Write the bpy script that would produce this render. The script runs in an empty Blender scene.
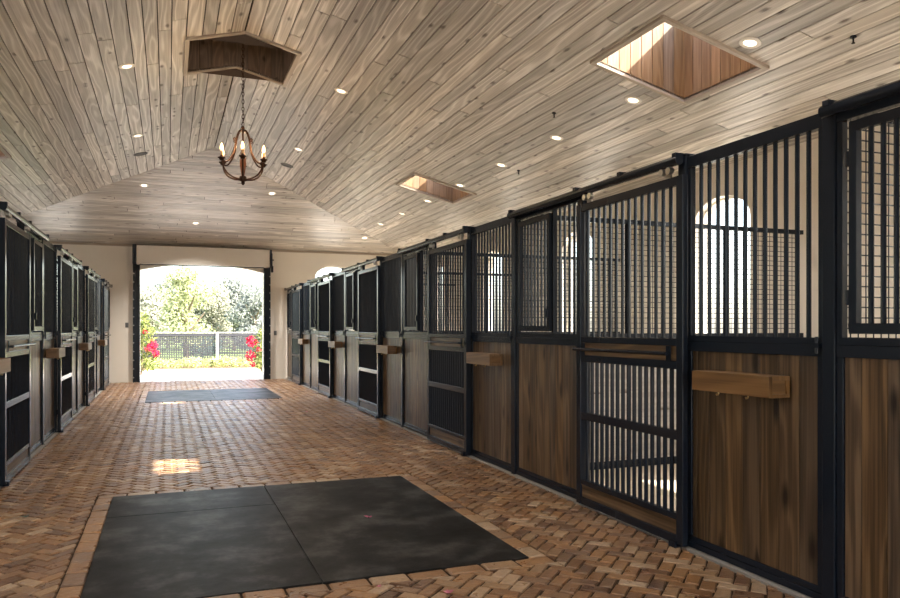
import bpy, math, random
from mathutils import Vector, Matrix
from mathutils.geometry import tessellate_polygon
random.seed(11)
D = bpy.data
SC = bpy.context.scene
COL = SC.collection
PI = math.pi

# ------------------------------------------------------------------ calibration (metres)
XL, XR = -1.335, 2.92            # stall fronts, left and right
OL, OR = -4.675, 6.30             # outer walls
RX, RZ, SL, YH = .8125, 4.66, .251, 14.37   # ridge x, ridge height, slope, start of the hip
YE = 19.587                       # end wall
YB = -4.3                         # open rear end of the barn
U, A, B = 3.3934, 1.057, 1.17    # stall module, box panel width, door width
Y0 = 2.62
def rz(x): return RZ - SL * abs(x - RX)
def sy(k): return Y0 + (k - 1) * U   # stall k starts here

# ------------------------------------------------------------------ node helpers
def new_mat(name):
    m = D.materials.new(name); m.use_nodes = True
    n = m.node_tree.nodes; l = m.node_tree.links
    return m, n, l, n['Principled BSDF']
def setp(b, **k):
    for a, v in k.items():
        a = {'base': 'Base Color', 'rough': 'Roughness', 'metal': 'Metallic', 'spec': 'Specular IOR Level', 'ecol': 'Emission Color', 'estr': 'Emission Strength', 'coat': 'Coat Weight'}[a]
        if a.endswith('Color') and len(v) == 3: v = (*v, 1)
        b.inputs[a].default_value = v
def math_n(n, l, op, a, b=None, c=None):
    x = n.new('ShaderNodeMath'); x.operation = op
    for i, v in enumerate((a, b, c)):
        if v is None: continue
        if isinstance(v, (int, float)): x.inputs[i].default_value = v
        else: l.new(v, x.inputs[i])
    return x.outputs[0]
def ramp(n, l, fac, stops, interp='LINEAR'):
    r = n.new('ShaderNodeValToRGB'); r.color_ramp.interpolation = interp
    e = r.color_ramp.elements
    while len(e) < len(stops): e.new(0.5)
    for q, (p, c) in zip(e, stops):
        q.position = p; q.color = (*c, 1) if len(c) == 3 else c
    l.new(fac, r.inputs[0]); return r.outputs[0]
def noise(n, l, vec, scale, detail=3, rough=.55, dist=0):
    x = n.new('ShaderNodeTexNoise'); x.inputs['Scale'].default_value = scale
    x.inputs['Detail'].default_value = detail; x.inputs['Roughness'].default_value = rough
    x.inputs['Distortion'].default_value = dist
    if vec is not None: l.new(vec, x.inputs['Vector'])
    return x.outputs[0]
def mixc(n, l, fac, a, b, mode='MIX'):
    x = n.new('ShaderNodeMix'); x.data_type = 'RGBA'; x.blend_type = mode
    for s, v in ((0, fac), (6, a), (7, b)):
        if isinstance(v, (int, float)): x.inputs[s].default_value = v
        elif isinstance(v, tuple): x.inputs[s].default_value = (*v, 1) if len(v) == 3 else v
        else: l.new(v, x.inputs[s])
    return x.outputs[2]
def bump(n, l, h, b, strength=.3, dist=.01):
    x = n.new('ShaderNodeBump'); x.inputs['Strength'].default_value = strength; x.inputs['Distance'].default_value = dist
    l.new(h, x.inputs['Height']); l.new(x.outputs[0], b.inputs['Normal'])

def wood(name, cols, rough=.5, knot=.5, grain=1.0, var=.35, bmp=.25, ring=(.55, .75), spec=.5, knotcol=.3, kd=(8.0, 2.6), rpow=2.2, wmul=60):
    """boards: uv.x across, uv.y along the grain in metres, face attribute rnd = one number per board"""
    m, n, l, b = new_mat(name)
    uv = n.new('ShaderNodeUVMap'); uv.uv_map = 'UVMap'
    at = n.new('ShaderNodeAttribute'); at.attribute_name = 'rnd'
    oi = n.new('ShaderNodeObjectInfo')
    rn = math_n(n, l, 'ADD', at.outputs['Fac'], math_n(n, l, 'MULTIPLY', oi.outputs['Random'], .37))
    rn = math_n(n, l, 'FRACT', rn)
    sep = n.new('ShaderNodeSeparateXYZ'); l.new(uv.outputs[0], sep.inputs[0])
    off = math_n(n, l, 'MULTIPLY', rn, 57.0)
    def vec(su, sv):
        c = n.new('ShaderNodeCombineXYZ')
        l.new(math_n(n, l, 'MULTIPLY', sep.outputs[0], su), c.inputs[0])
        l.new(math_n(n, l, 'MULTIPLY', sep.outputs[1], sv), c.inputs[1]); l.new(off, c.inputs[2])
        return c.outputs[0]
    fine = noise(n, l, vec(85 * grain, 1.0), 1.0, 6, .65)
    warp = noise(n, l, vec(4.5, .42), 1.0, 2, .45)
    ph = math_n(n, l, 'ADD', math_n(n, l, 'MULTIPLY', sep.outputs[0], 70 * grain), math_n(n, l, 'MULTIPLY', warp, wmul))
    rings = math_n(n, l, 'MULTIPLY_ADD', math_n(n, l, 'SINE', ph), .5, .5)
    rings = math_n(n, l, 'POWER', rings, rpow)
    broad = noise(n, l, vec(6, .5), 1.0, 4, .6)
    f = math_n(n, l, 'ADD', math_n(n, l, 'MULTIPLY', fine, ring[1]), math_n(n, l, 'MULTIPLY', rings, ring[0] * .45))
    f = math_n(n, l, 'ADD', f, math_n(n, l, 'MULTIPLY_ADD', broad, .5, -.25))
    c = ramp(n, l, f, [(.18, cols[0]), (.45, cols[1]), (.8, cols[2])])
    v = math_n(n, l, 'MULTIPLY_ADD', rn, 2 * var, 1 - var)
    hsv = n.new('ShaderNodeHueSaturation'); l.new(c, hsv.inputs['Color']); l.new(v, hsv.inputs['Value'])
    l.new(math_n(n, l, 'MULTIPLY_ADD', math_n(n, l, 'FRACT', math_n(n, l, 'MULTIPLY', rn, 7.3)), .3, .85), hsv.inputs['Saturation'])
    out = hsv.outputs[0]
    if knot > 0:
        vo = n.new('ShaderNodeTexVoronoi'); vo.inputs['Scale'].default_value = 1
        vo.voronoi_dimensions = '2D'
        kc = n.new('ShaderNodeCombineXYZ')
        l.new(math_n(n, l, 'MULTIPLY_ADD', sep.outputs[0], kd[0], off), kc.inputs[0])
        l.new(math_n(n, l, 'MULTIPLY_ADD', sep.outputs[1], kd[1], off), kc.inputs[1])
        l.new(kc.outputs[0], vo.inputs['Vector'])
        cell = n.new('ShaderNodeSeparateColor'); l.new(vo.outputs['Color'], cell.inputs[0])
        d = math_n(n, l, 'ADD', vo.outputs['Distance'], math_n(n, l, 'MULTIPLY_ADD', fine, .28, -.14))
        k = ramp(n, l, d, [(.07, (1, 1, 1)), (.25, (0, 0, 0))])
        k = math_n(n, l, 'MULTIPLY', k, math_n(n, l, 'LESS_THAN', cell.outputs[0], knot))
        out = mixc(n, l, k, out, mixc(n, l, 1.0, out, (knotcol, knotcol * .85, knotcol * .75), 'MULTIPLY'))
    l.new(out, b.inputs['Base Color'])
    setp(b, rough=rough, spec=spec)
    bump(n, l, f, b, bmp, .004)
    return m

def plain(name, col, rough=.5, metal=0, spec=.5, var=0, vs=4, bmp=0, bs=60, bd=.003):
    m, n, l, b = new_mat(name); setp(b, base=col, rough=rough, metal=metal, spec=spec)
    if var or bmp:
        tc = n.new('ShaderNodeTexCoord')
        if var:
            f = noise(n, l, tc.outputs['Object'], vs, 5, .6)
            l.new(mixc(n, l, f, tuple(c * (1 - var) for c in col), tuple(min(1, c * (1 + var)) for c in col)), b.inputs['Base Color'])
        if bmp: bump(n, l, noise(n, l, tc.outputs['Object'], bs, 4, .6), b, bmp, bd)
    return m

M = {}
M['ceil'] = wood('whitewashed_pine', [(.33, .288, .248), (.54, .495, .44), (.80, .76, .705)], .40, .13, 1.1, .26, .3, (.62, .66), .5, .25, (9, 3.6), 3.0, 42)
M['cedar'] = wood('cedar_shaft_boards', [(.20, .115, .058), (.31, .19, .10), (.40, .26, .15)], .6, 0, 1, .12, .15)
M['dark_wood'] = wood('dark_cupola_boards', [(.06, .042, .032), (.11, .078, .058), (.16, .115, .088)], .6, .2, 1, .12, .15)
M['board'] = wood('walnut_stained_boards', [(.016, .010, .006), (.070, .044, .024), (.165, .108, .060)], .36, .34, .8, .34, .4, (.6, 1.0), .4, .16)
M['oak'] = wood('honey_oak_timber', [(.10, .05, .018), (.19, .10, .036), (.26, .145, .058)], .42, .3, .9, .06, .2)
M['deck'] = plain('dark_roof_deck', (.035, .026, .02), .9)
M['band'] = wood('oiled_timber_band', [(.045, .025, .010), (.15, .088, .036), (.27, .17, .075)], .36, .3, .9, .1, .2)
M['paleboard'] = wood('pale_limed_boards', [(.30, .28, .26), (.42, .40, .38), (.52, .50, .47)], .6, .2, .8, .06, .15)
M['trim_wood'] = wood('pale_trim_wood', [(.30, .245, .19), (.42, .35, .28), (.52, .45, .37)], .5, 0, 1, .08, .15)
M['metal'] = plain('black_powder_coated_steel', (.012, .0165, .025), .22, 0, .25)
M['steel'] = plain('galvanised_track_steel', (.62, .61, .58), .3, 1, .5, .12, 9)
M['bronze'] = plain('rusty_bronze_iron', (.05, .021, .010), .42, .75, .5, .4, 25)
M['spindle'] = plain('reddish_turned_wood', (.20, .07, .03), .35, 0, .5, .3, 30)
M['brass'] = plain('brass_hook_metal', (.75, .55, .25), .3, 1)
M['wall'] = plain('cream_plaster', (.82, .77, .69), .8, 0, .3, .05, 1.6, .12, 35, .004)
M['hood'] = plain('off_white_enamel', (.82, .78, .71), .42, 0, .5, .03, 2)
M['plastic'] = plain('grey_switch_plastic', (.12, .12, .12), .4)
def m_rubber():
    m, n, l, b = new_mat('black_rubber_mat'); tc = n.new('ShaderNodeTexCoord')
    a = noise(n, l, tc.outputs['Object'], 2.6, 6, .68); c = noise(n, l, tc.outputs['Object'], 160, 3, .6)
    l.new(ramp(n, l, a, [(.36, (.007, .006, .0055)), (.5, (.014, .013, .012)), (.66, (.06, .057, .053))]), b.inputs['Base Color'])
    l.new(math_n(n, l, 'MULTIPLY_ADD', a, -.25, .55), b.inputs['Roughness']); setp(b, spec=.1)
    bump(n, l, c, b, .25, .002); return m
M['rubber'] = m_rubber()
M['concrete'] = plain('grey_concrete_curb', (.30, .28, .25), .75, 0, .3, .15, 6, .2, 50, .004)
M['bedding'] = plain('pale_wood_shavings', (.52, .44, .34), .9, 0, .2, .3, 28, .6, 60, .02)
M['mortar'] = plain('dark_sand_joint', (.045, .028, .017), .95, 0, .2, .3, 20, .3, 90, .004)
M['paving'] = plain('pale_sunlit_paving', (.62, .58, .52), .8, 0, .3, .08, 3, .1, 30, .004)
M['lawn'] = plain('dry_green_lawn', (.20, .27, .09), .9, 0, .2, .35, 6, .4, 40, .03)
M['fence'] = plain('weathered_grey_fence_wood', (.05, .05, .056), .7, 0, .3, .2, 5)
M['fence_cap'] = plain('pale_fence_cap_wood', (.30, .29, .28), .7)
M['bark'] = plain('tree_bark', (.16, .12, .085), .9, 0, .2, .35, 12, .6, 20, .02)
M['speaker'] = plain('dark_speaker_grille', (.06, .055, .05), .6)
M['soil'] = plain('planting_soil', (.16, .11, .07), .95, 0, .2, .3, 8, .5, 25, .02)

def m_emit(name, col, s):
    m, n, l, b = new_mat(name); setp(b, base=col, ecol=col, estr=s, rough=.4); return m
M['lens'] = m_emit('lit_downlight_lens', (1, .84, .62), 1.6)
M['bulb'] = m_emit('lit_flame_bulb', (1, .55, .22), 2.2)
M['candle'] = plain('ivory_candle_sleeve', (.55, .34, .16), .5)

def m_glass():
    m, n, l, b = new_mat('clear_window_glass')
    n.remove(b)
    out = n['Material Output']
    t = n.new('ShaderNodeBsdfTransparent'); t.inputs[0].default_value = (.97, .98, .98, 1)
    g = n.new('ShaderNodeBsdfGlossy'); g.inputs['Roughness'].default_value = .02
    fr = n.new('ShaderNodeLayerWeight'); fr.inputs[0].default_value = .12
    mx = n.new('ShaderNodeMixShader'); l.new(math_n(n, l, 'MULTIPLY_ADD', fr.outputs['Facing'], .25, .03), mx.inputs[0]); l.new(t.outputs[0], mx.inputs[1]); l.new(g.outputs[0], mx.inputs[2])
    l.new(mx.outputs[0], out.inputs[0]); return m
M['glass'] = m_glass()

def m_brick():
    m, n, l, b = new_mat('old_herringbone_brick')
    at = n.new('ShaderNodeAttribute'); at.attribute_name = 'rnd'
    tc = n.new('ShaderNodeTexCoord')
    c = ramp(n, l, at.outputs['Fac'], [(0, (.095, .046, .026)), (.22, (.215, .105, .047)), (.48, (.31, .160, .066)), (.68, (.155, .084, .050)), (.86, (.34, .21, .11)), (1, (.45, .325, .215))])
    big = noise(n, l, tc.outputs['Object'], 1.1, 3, .5)
    sm = noise(n, l, tc.outputs['Object'], 38, 5, .7)
    md = noise(n, l, tc.outputs['Object'], 9, 4, .6)
    c = mixc(n, l, .85, c, ramp(n, l, sm, [(.3, (.62, .58, .55)), (.5, (.95, .95, .95)), (.72, (1.2, 1.15, 1.08))]), 'MULTIPLY')
    c = mixc(n, l, math_n(n, l, 'MULTIPLY', ramp(n, l, md, [(.42, (0, 0, 0)), (.72, (1, 1, 1))]), .35), c, (.36, .235, .125))
    c = mixc(n, l, math_n(n, l, 'MULTIPLY', ramp(n, l, big, [(.4, (0, 0, 0)), (.68, (1, 1, 1))]), .3), c, (.21, .13, .085))
    l.new(c, b.inputs['Base Color'])
    r = math_n(n, l, 'MULTIPLY_ADD', md, .42, .12); l.new(r, b.inputs['Roughness'])
    setp(b, spec=.45)
    bump(n, l, math_n(n, l, 'ADD', sm, math_n(n, l, 'MULTIPLY', md, 1.6)), b, .7, .006)
    return m
M['brick'] = m_brick()

def m_leaf(name, a, bcol, tr=.35):
    m, n, l, b = new_mat(name)
    at = n.new('ShaderNodeAttribute'); at.attribute_name = 'rnd'
    c = ramp(n, l, at.outputs['Fac'], [(0, a), (1, bcol)])
    n.remove(b); out = n['Material Output']
    d = n.new('ShaderNodeBsdfDiffuse'); t = n.new('ShaderNodeBsdfTranslucent'); mx = n.new('ShaderNodeMixShader')
    l.new(c, d.inputs[0]); l.new(c, t.inputs[0]); mx.inputs[0].default_value = tr
    l.new(d.outputs[0], mx.inputs[1]); l.new(t.outputs[0], mx.inputs[2]); l.new(mx.outputs[0], out.inputs[0])
    return m
M['leaf_lime'] = m_leaf('lime_green_leaves', (.13, .155, .06), (.44, .45, .26))
M['leaf_olive'] = m_leaf('pale_olive_leaves', (.13, .14, .095), (.44, .43, .34))
M['leaf_grey'] = m_leaf('grey_green_leaves', (.10, .115, .105), (.36, .375, .33))
M['leaf_dark'] = m_leaf('blue_green_leaves', (.04, .09, .085), (.13, .20, .17))
M['leaf_shrub'] = m_leaf('bright_shrub_leaves', (.05, .085, .02), (.26, .27, .09))
M['leaf_cover'] = m_leaf('yellow_green_border_leaves', (.30, .34, .12), (.62, .60, .32))
M['flower'] = m_leaf('crimson_bracts', (.30, .006, .02), (.50, .03, .07), .15)
M['petal'] = m_leaf('purple_pink_petal', (.45, .12, .20), (.70, .32, .40), .2)

# ------------------------------------------------------------------ mesh builder
class MB:
    def __init__(s): s.v = []; s.f = []; s.uv = []; s.r = []; s.m = []
    def face(s, pts, uv=None, r=0., mi=0):
        i = len(s.v); s.v += [tuple(p) for p in pts]
        s.f.append(tuple(range(i, i + len(pts)))); s.uv.append(uv or [(0, 0)] * len(pts)); s.r.append(r); s.m.append(mi)
    def box(s, x0, x1, y0, y1, z0, z1, r=None, grain=2, bev=0):
        """grain = axis along which the wood runs"""
        if x0 > x1: x0, x1 = x1, x0
        if y0 > y1: y0, y1 = y1, y0
        if z0 > z1: z0, z1 = z1, z0
        r = random.random() if r is None else r
        c = [(x0, y0, z0), (x1, y0, z0), (x1, y1, z0), (x0, y1, z0), (x0, y0, z1), (x1, y0, z1), (x1, y1, z1), (x0, y1, z1)]
        for q in ((0, 3, 2, 1), (4, 5, 6, 7), (0, 1, 5, 4), (1, 2, 6, 5), (2, 3, 7, 6), (3, 0, 4, 7)):
            p = [c[i] for i in q]
            va = [max(a[i] for a in p) - min(a[i] for a in p) for i in range(3)]
            flat = va.index(min(va)); ax = [i for i in range(3) if i != flat]
            al = grain if grain in ax else ax[1]; ac = [i for i in ax if i != al][0]
            s.face(p, [(a[ac] + flat * .31, a[al]) for a in p], r)
    def prism(s, poly, h0, h1, fn=lambda p, h: (p[0], p[1], h), r=0.):
        n = len(poly)
        s.face([fn(p, h1) for p in poly], [p[:2] for p in poly], r)
        s.face([fn(p, h0) for p in reversed(poly)], [p[:2] for p in reversed(poly)], r)
        for i in range(n):
            a, b = poly[i], poly[(i + 1) % n]
            s.face([fn(a, h0), fn(b, h0), fn(b, h1), fn(a, h1)], [(0, h0), (.1, h0), (.1, h1), (0, h1)], r)
    def tube(s, path, rad, n=8, cap=True, r=0.):
        P = [Vector(p) for p in path]; rads = rad if isinstance(rad, (list, tuple)) else [rad] * len(P)
        rings = []; up = None
        for i, p in enumerate(P):
            t = (P[min(i + 1, len(P) - 1)] - P[max(i - 1, 0)]).normalized()
            if up is None: up = t.orthogonal().normalized()
            else:
                up = (up - t * up.dot(t)); up = up.normalized() if up.length > 1e-6 else t.orthogonal().normalized()
            w = t.cross(up)
            rings.append([p + (up * math.cos(2 * PI * k / n) + w * math.sin(2 * PI * k / n)) * rads[i] for k in range(n)])
        for i in range(len(P) - 1):
            for k in range(n):
                k2 = (k + 1) % n
                s.face([rings[i][k], rings[i][k2], rings[i + 1][k2], rings[i + 1][k]], None, r)
        if cap:
            s.face(list(reversed(rings[0])), None, r); s.face(rings[-1], None, r)
    def lathe(s, prof, n=16, c=(0, 0, 0), r=0.):
        for (r0, z0), (r1, z1) in zip(prof, prof[1:]):
            for k in range(n):
                a, b = 2 * PI * k / n, 2 * PI * (k + 1) / n
                q = [(c[0] + R * math.cos(t), c[1] + R * math.sin(t), c[2] + z) for R, z, t in ((r0, z0, a), (r0, z0, b), (r1, z1, b), (r1, z1, a))]
                if r0 < 1e-6: q = q[1:]
                elif r1 < 1e-6: q = q[:3]
                s.face(q, None, r)
    def build(s, name, mat, parent=None, smooth=False, bevel=0, weld=False):
        me = D.meshes.new(name)
        me.from_pydata(s.v, [], s.f)
        uvl = me.uv_layers.new(name='UVMap')
        flat = [c for f in s.uv for p in f for c in p]
        uvl.data.foreach_set('uv', flat)
        at = me.attributes.new('rnd', 'FLOAT', 'FACE'); at.data.foreach_set('value', s.r)
        for mm in (mat if isinstance(mat, list) else [mat]): me.materials.append(mm)
        if isinstance(mat, list): me.polygons.foreach_set('material_index', s.m)
        if smooth or weld or bevel:
            import bmesh
            bm = bmesh.new(); bm.from_mesh(me); bmesh.ops.remove_doubles(bm, verts=bm.verts, dist=1e-5)
            bmesh.ops.recalc_face_normals(bm, faces=bm.faces)
            bm.to_mesh(me); bm.free()
        if smooth:
            me.polygons.foreach_set('use_smooth', [True] * len(me.polygons))
        me.update()
        o = D.objects.new(name, me); COL.objects.link(o)
        if parent: o.parent = parent
        if smooth:
            md = o.modifiers.new('edge', 'EDGE_SPLIT'); md.split_angle = math.radians(40)
        if bevel:
            md = o.modifiers.new('bevel', 'BEVEL'); md.width = bevel; md.segments = 2; md.limit_method = 'ANGLE'
        return o

def tag(o, label=None, cat=None, group=None, kind=None):
    if label: o['label'] = label
    if cat: o['category'] = cat
    if group: o['group'] = group
    if kind: o['kind'] = kind
    return o
def empty(name, loc=(0, 0, 0), rzz=0, **k):
    o = D.objects.new(name, None); COL.objects.link(o); o.location = loc; o.rotation_euler = (0, 0, rzz)
    o.empty_display_size = .1
    return tag(o, **k)
def dup(root, loc, label=None, rzz=None):
    r = root.copy(); COL.objects.link(r); r.location = loc
    if rzz is not None: r.rotation_euler = (0, 0, rzz)
    if label: r['label'] = label
    for ch in [c for c in D.objects if c.parent == root]:
        c = ch.copy(); COL.objects.link(c); c.parent = r
        for g in [g for g in D.objects if g.parent == ch]:
            d = g.copy(); COL.objects.link(d); d.parent = c
    return r
def struct(name, mb, mat, parent=None, **k):
    o = mb.build(name, mat, parent, **k)
    if not parent: o['kind'] = 'structure'
    return o

# ------------------------------------------------------------------ polygon clipping
def clip(poly, a, b, c):
    """keep a*x + b*y <= c"""
    out = []
    for i in range(len(poly)):
        p, q = poly[i], poly[(i + 1) % len(poly)]
        dp, dq = a * p[0] + b * p[1] - c, a * q[0] + b * q[1] - c
        if dp <= 0: out.append(p)
        if dp * dq < 0:
            t = dp / (dp - dq); out.append((p[0] + (q[0] - p[0]) * t, p[1] + (q[1] - p[1]) * t))
    return out
def area(p): return abs(sum(p[i][0] * p[(i + 1) % len(p)][1] - p[(i + 1) % len(p)][0] * p[i][1] for i in range(len(p)))) / 2
def sub_rect(poly, x0, x1, y0, y1):
    if max(p[0] for p in poly) <= x0 or min(p[0] for p in poly) >= x1 or max(p[1] for p in poly) <= y0 or min(p[1] for p in poly) >= y1: return [poly]
    res = []
    p = clip(poly, 1, 0, x0)
    if len(p) > 2: res.append(p)
    p = clip(poly, -1, 0, -x1)
    if len(p) > 2: res.append(p)
    mid = clip(clip(poly, -1, 0, -x0), 1, 0, x1) if len(poly) > 2 else []
    if len(mid) > 2:
        p = clip(mid, 0, 1, y0)
        if len(p) > 2: res.append(p)
        p = clip(mid, 0, -1, -y1)
        if len(p) > 2: res.append(p)
    return [p for p in res if area(p) > 2e-4]

# ------------------------------------------------------------------ SETTING: floor
MAT1 = (-.40, 1.93, 3.80, 6.31); MAT2 = (-.38, 2.02, 14.12, 16.65)
FX0, FX1 = XL + .055, XR - .055
bricks = MB()
def add_brick(poly, r, jit=.0042):
    cx = sum(p[0] for p in poly) / len(poly); cy = sum(p[1] for p in poly) / len(poly)
    # shrink the outline towards the middle to leave the joint, then a worn, rounded top
    def inset(k):
        o = []
        for p in poly:
            dx, dy = p[0] - cx, p[1] - cy; L = math.hypot(dx, dy) or 1
            f = max(.3, 1 - k / L); o.append((cx + dx * f, cy + dy * f))
        return o
    base = [(p[0] + random.uniform(-jit, jit), p[1] + random.uniform(-jit, jit)) for p in inset(.0085)]
    cx2, cy2 = cx, cy
    top = [(cx2 + (p[0] - cx2) * .89, cy2 + (p[1] - cy2) * .89) for p in base]
    h = random.uniform(-.003, .0015); tx, ty = random.uniform(-.022, .022), random.uniform(-.022, .022)
    zt = lambda p: h + (p[0] - cx) * tx + (p[1] - cy) * ty
    n = len(base)
    bricks.face([(p[0], p[1], zt(p)) for p in top], None, r)
    for i in range(n):
        j = (i + 1) % n
        bricks.face([(*base[i], zt(base[i]) - .006), (*base[j], zt(base[j]) - .006), (*top[j], zt(top[j])), (*top[i], zt(top[i]))], None, r)
        bricks.face([(*base[i], -.03), (*base[j], -.03), (*base[j], zt(base[j]) - .005), (*base[i], zt(base[i]) - .005)], None, r)
W = .079
holes = []
for m in (MAT1, MAT2):
    holes.append((m[0] - .115, m[1] + .115, m[2] - .115, m[3] + .115))
edge_l, edge_r = FX0 + .11, FX1 - .11
ca = math.cos(PI / 4)
for i in range(-20, 320):
    for j in range(0, 330):
        mm = (i - j) % 4
        if mm == 0: q = [(i, j), (i + 2, j), (i + 2, j + 1), (i, j + 1)]
        elif mm == 3: q = [(i, j), (i + 1, j), (i + 1, j + 2), (i, j + 2)]
        else: continue
        q = [((a - b) * ca * W + .31, (a + b) * ca * W - 4.5) for a, b in q]
        if max(p[0] for p in q) < FX0 or min(p[0] for p in q) > FX1 or max(p[1] for p in q) < 1.2 or min(p[1] for p in q) > YE + .3: continue
        q = clip(clip(q, -1, 0, -FX0), 1, 0, FX1)
        q = clip(clip(q, 0, -1, -1.2), 0, 1, YE + .3) if len(q) > 2 else []
        if len(q) < 3: continue
        ps = [q]
        for hl in holes: ps = [z for p in ps for z in sub_rect(p, *hl)]
        r = random.random()
        for p in ps:
            if area(p) > 6e-4: add_brick(p, r)
for m in (MAT1, MAT2):       # soldier course around each mat
    x0, x1, y0, y1 = m[0] - .115, m[1] + .115, m[2] - .115, m[3] + .115
    nx = round((x1 - x0) / .21); ny = round((m[3] - m[2]) / .21)
    for k in range(nx):
        a, b = x0 + (x1 - x0) * k / nx, x0 + (x1 - x0) * (k + 1) / nx
        for c, d in ((y0, m[2]), (m[3], y1)): add_brick([(a, c), (b, c), (b, d), (a, d)], random.uniform(.3, 1), .002)
    for k in range(ny):
        a, b = m[2] + (m[3] - m[2]) * k / ny, m[2] + (m[3] - m[2]) * (k + 1) / ny
        for c, d in ((x0, m[0]), (m[1], x1)): add_brick([(c, a), (d, a), (d, b), (c, b)], random.uniform(.3, 1), .002)
struct('floor', bricks, M['brick'])
b = MB(); b.box(XL - .02, XR + .02, YB, YE + .3, -.12, -.011); struct('floor_bed', b, M['mortar'])
b = MB(); b.box(XL - .02, XR + .02, YB, 1.19, -.011, -.001); struct('floor_rear', b, M['brick'])
for nm, x0, x1 in (('trim_1', XR - .055, XR + .05), ('trim_2', XL - .05, XL + .055)):
    b = MB(); b.box(x0, x1, YB, YE - .02, -.011, .008); struct(nm, b, M['concrete'])
b = MB(); b.box(XR + .05, OR, YB, YE, -.12, -.012); struct('floor_stalls_right', b, M['bedding'])
b = MB(); b.box(OL, XL - .05, YB, YE, -.12, -.012); struct('floor_stalls_left', b, M['bedding'])

# ------------------------------------------------------------------ SETTING: ceiling
SK = [(3.87, 4.905, 5.15, 6.2), (3.87, 4.905, 11.78, 12.74)]              # square skylights, right slope
SKL = [(2 * RX - x1, 2 * RX - x0, y0, y1) for x0, x1, y0, y1 in SK]         # and on the left slope
CUP = (.225, 1.40, 8.68, 9.83)                                            # ridge opening
def slope_planks(sign, holes, l0=2.2, l1=4.6):
    mb = MB(); half = OR - RX + .05; x = 0.004
    while x < half:
        w = random.choice((.135, .15, .15, .168)); x1 = min(x + w, half)
        y = YB + random.uniform(-2.5, 0)
        while y < YE:
            L = random.uniform(l0, l1); g = .0055
            a, b_ = max(y, YB) + g, min(y + L, YE) - g
            y += L
            if b_ - a < .05: continue
            r = random.random()
            p = [(x + g, a), (x1 - g, a), (x1 - g, b_), (x + g, b_)]
            p = clip(p, -1, 1, YH - .004)      # hip: keep y - x <= YH
            ps = [p] if len(p) > 2 else []
            for h in holes: ps = [z for q in ps for z in sub_rect(q, *h)]
            for q in ps:
                if area(q) < 1e-3: continue
                fn = lambda p, h: (RX + sign * p[0], p[1], RZ - SL * p[0] + h)
                mb.face([fn(t, 0) for t in q], [t for t in q], r)
                n = len(q)
                for i in range(n):
                    t, u = q[i], q[(i + 1) % n]
                    mb.face([fn(t, 0), fn(u, 0), fn(u, .016), fn(t, .016)], [t, u, u, t], r)
        x = x1
    return mb
def to_slope(hs, sign): 
    return [tuple(sorted((sign * (h[0] - RX), sign * (h[1] - RX)))) + (h[2], h[3]) for h in hs]
hR, hL = to_slope(SK + [CUP], 1), to_slope(SKL + [CUP], -1)
struct('ceiling_right', slope_planks(1, hR, 3.6, 7.5), M['ceil'])
struct('ceiling_left', slope_planks(-1, hL), M['ceil'])
mb = MB(); run = YE - YH; t = .004
while t < run:
    w = random.choice((.12, .14, .14, .155)); t1 = min(t + w, run); x = -run + random.uniform(-2, 0)
    while x < run:
        L = random.uniform(2.4, 5.2); g = .0055; a, c = x + g, x + L - g; x += L
        q = [(a, t + g), (c, t + g), (c, t1 - g), (a, t1 - g)]
        q = clip(q, 1, -1, -.004)
        q = clip(q, -1, -1, -.004) if len(q) > 2 else []
        if len(q) < 3 or area(q) < 1e-3: continue
        r = random.random(); fn = lambda p, h: (RX + p[0], YH + p[1], RZ - SL * p[1] + h)
        mb.face([fn(p, 0) for p in q], [(p[1], p[0]) for p in q], r)
        for i in range(len(q)):
            p, u = q[i], q[(i + 1) % len(q)]
            mb.face([fn(p, 0), fn(u, 0), fn(u, .016), fn(p, .016)], None, r)
    t = t1
struct('ceiling_hip', mb, M['ceil'])
# roof deck above the boards
mb = MB(); ov = .75
for sign, hs in ((1, hR), (-1, hL)):
    q0 = [(0, YB - .3), (OR - RX + ov, YB - .3), (OR - RX + ov, YE + ov), (0, YE + ov)]
    q0 = clip(q0, -1, 1, YH); ps = [q0]
    for h in hs: ps = [z for q in ps for z in sub_rect(q, h[0] - .02 if h[0] > 0 else h[0], h[1] + .02, h[2] - .02, h[3] + .02)]
    for q in ps: mb.prism(q, .0165, .09, lambda p, h: (RX + sign * p[0], p[1], RZ - SL * p[0] + h))
q = [(0, 0), (run + ov, run + ov), (-run - ov, run + ov)]
mb.prism(q, .0165, .09, lambda p, h: (RX + p[0], YH + p[1], RZ - SL * p[1] + h))
struct('roof', mb, M['deck'])

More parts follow.
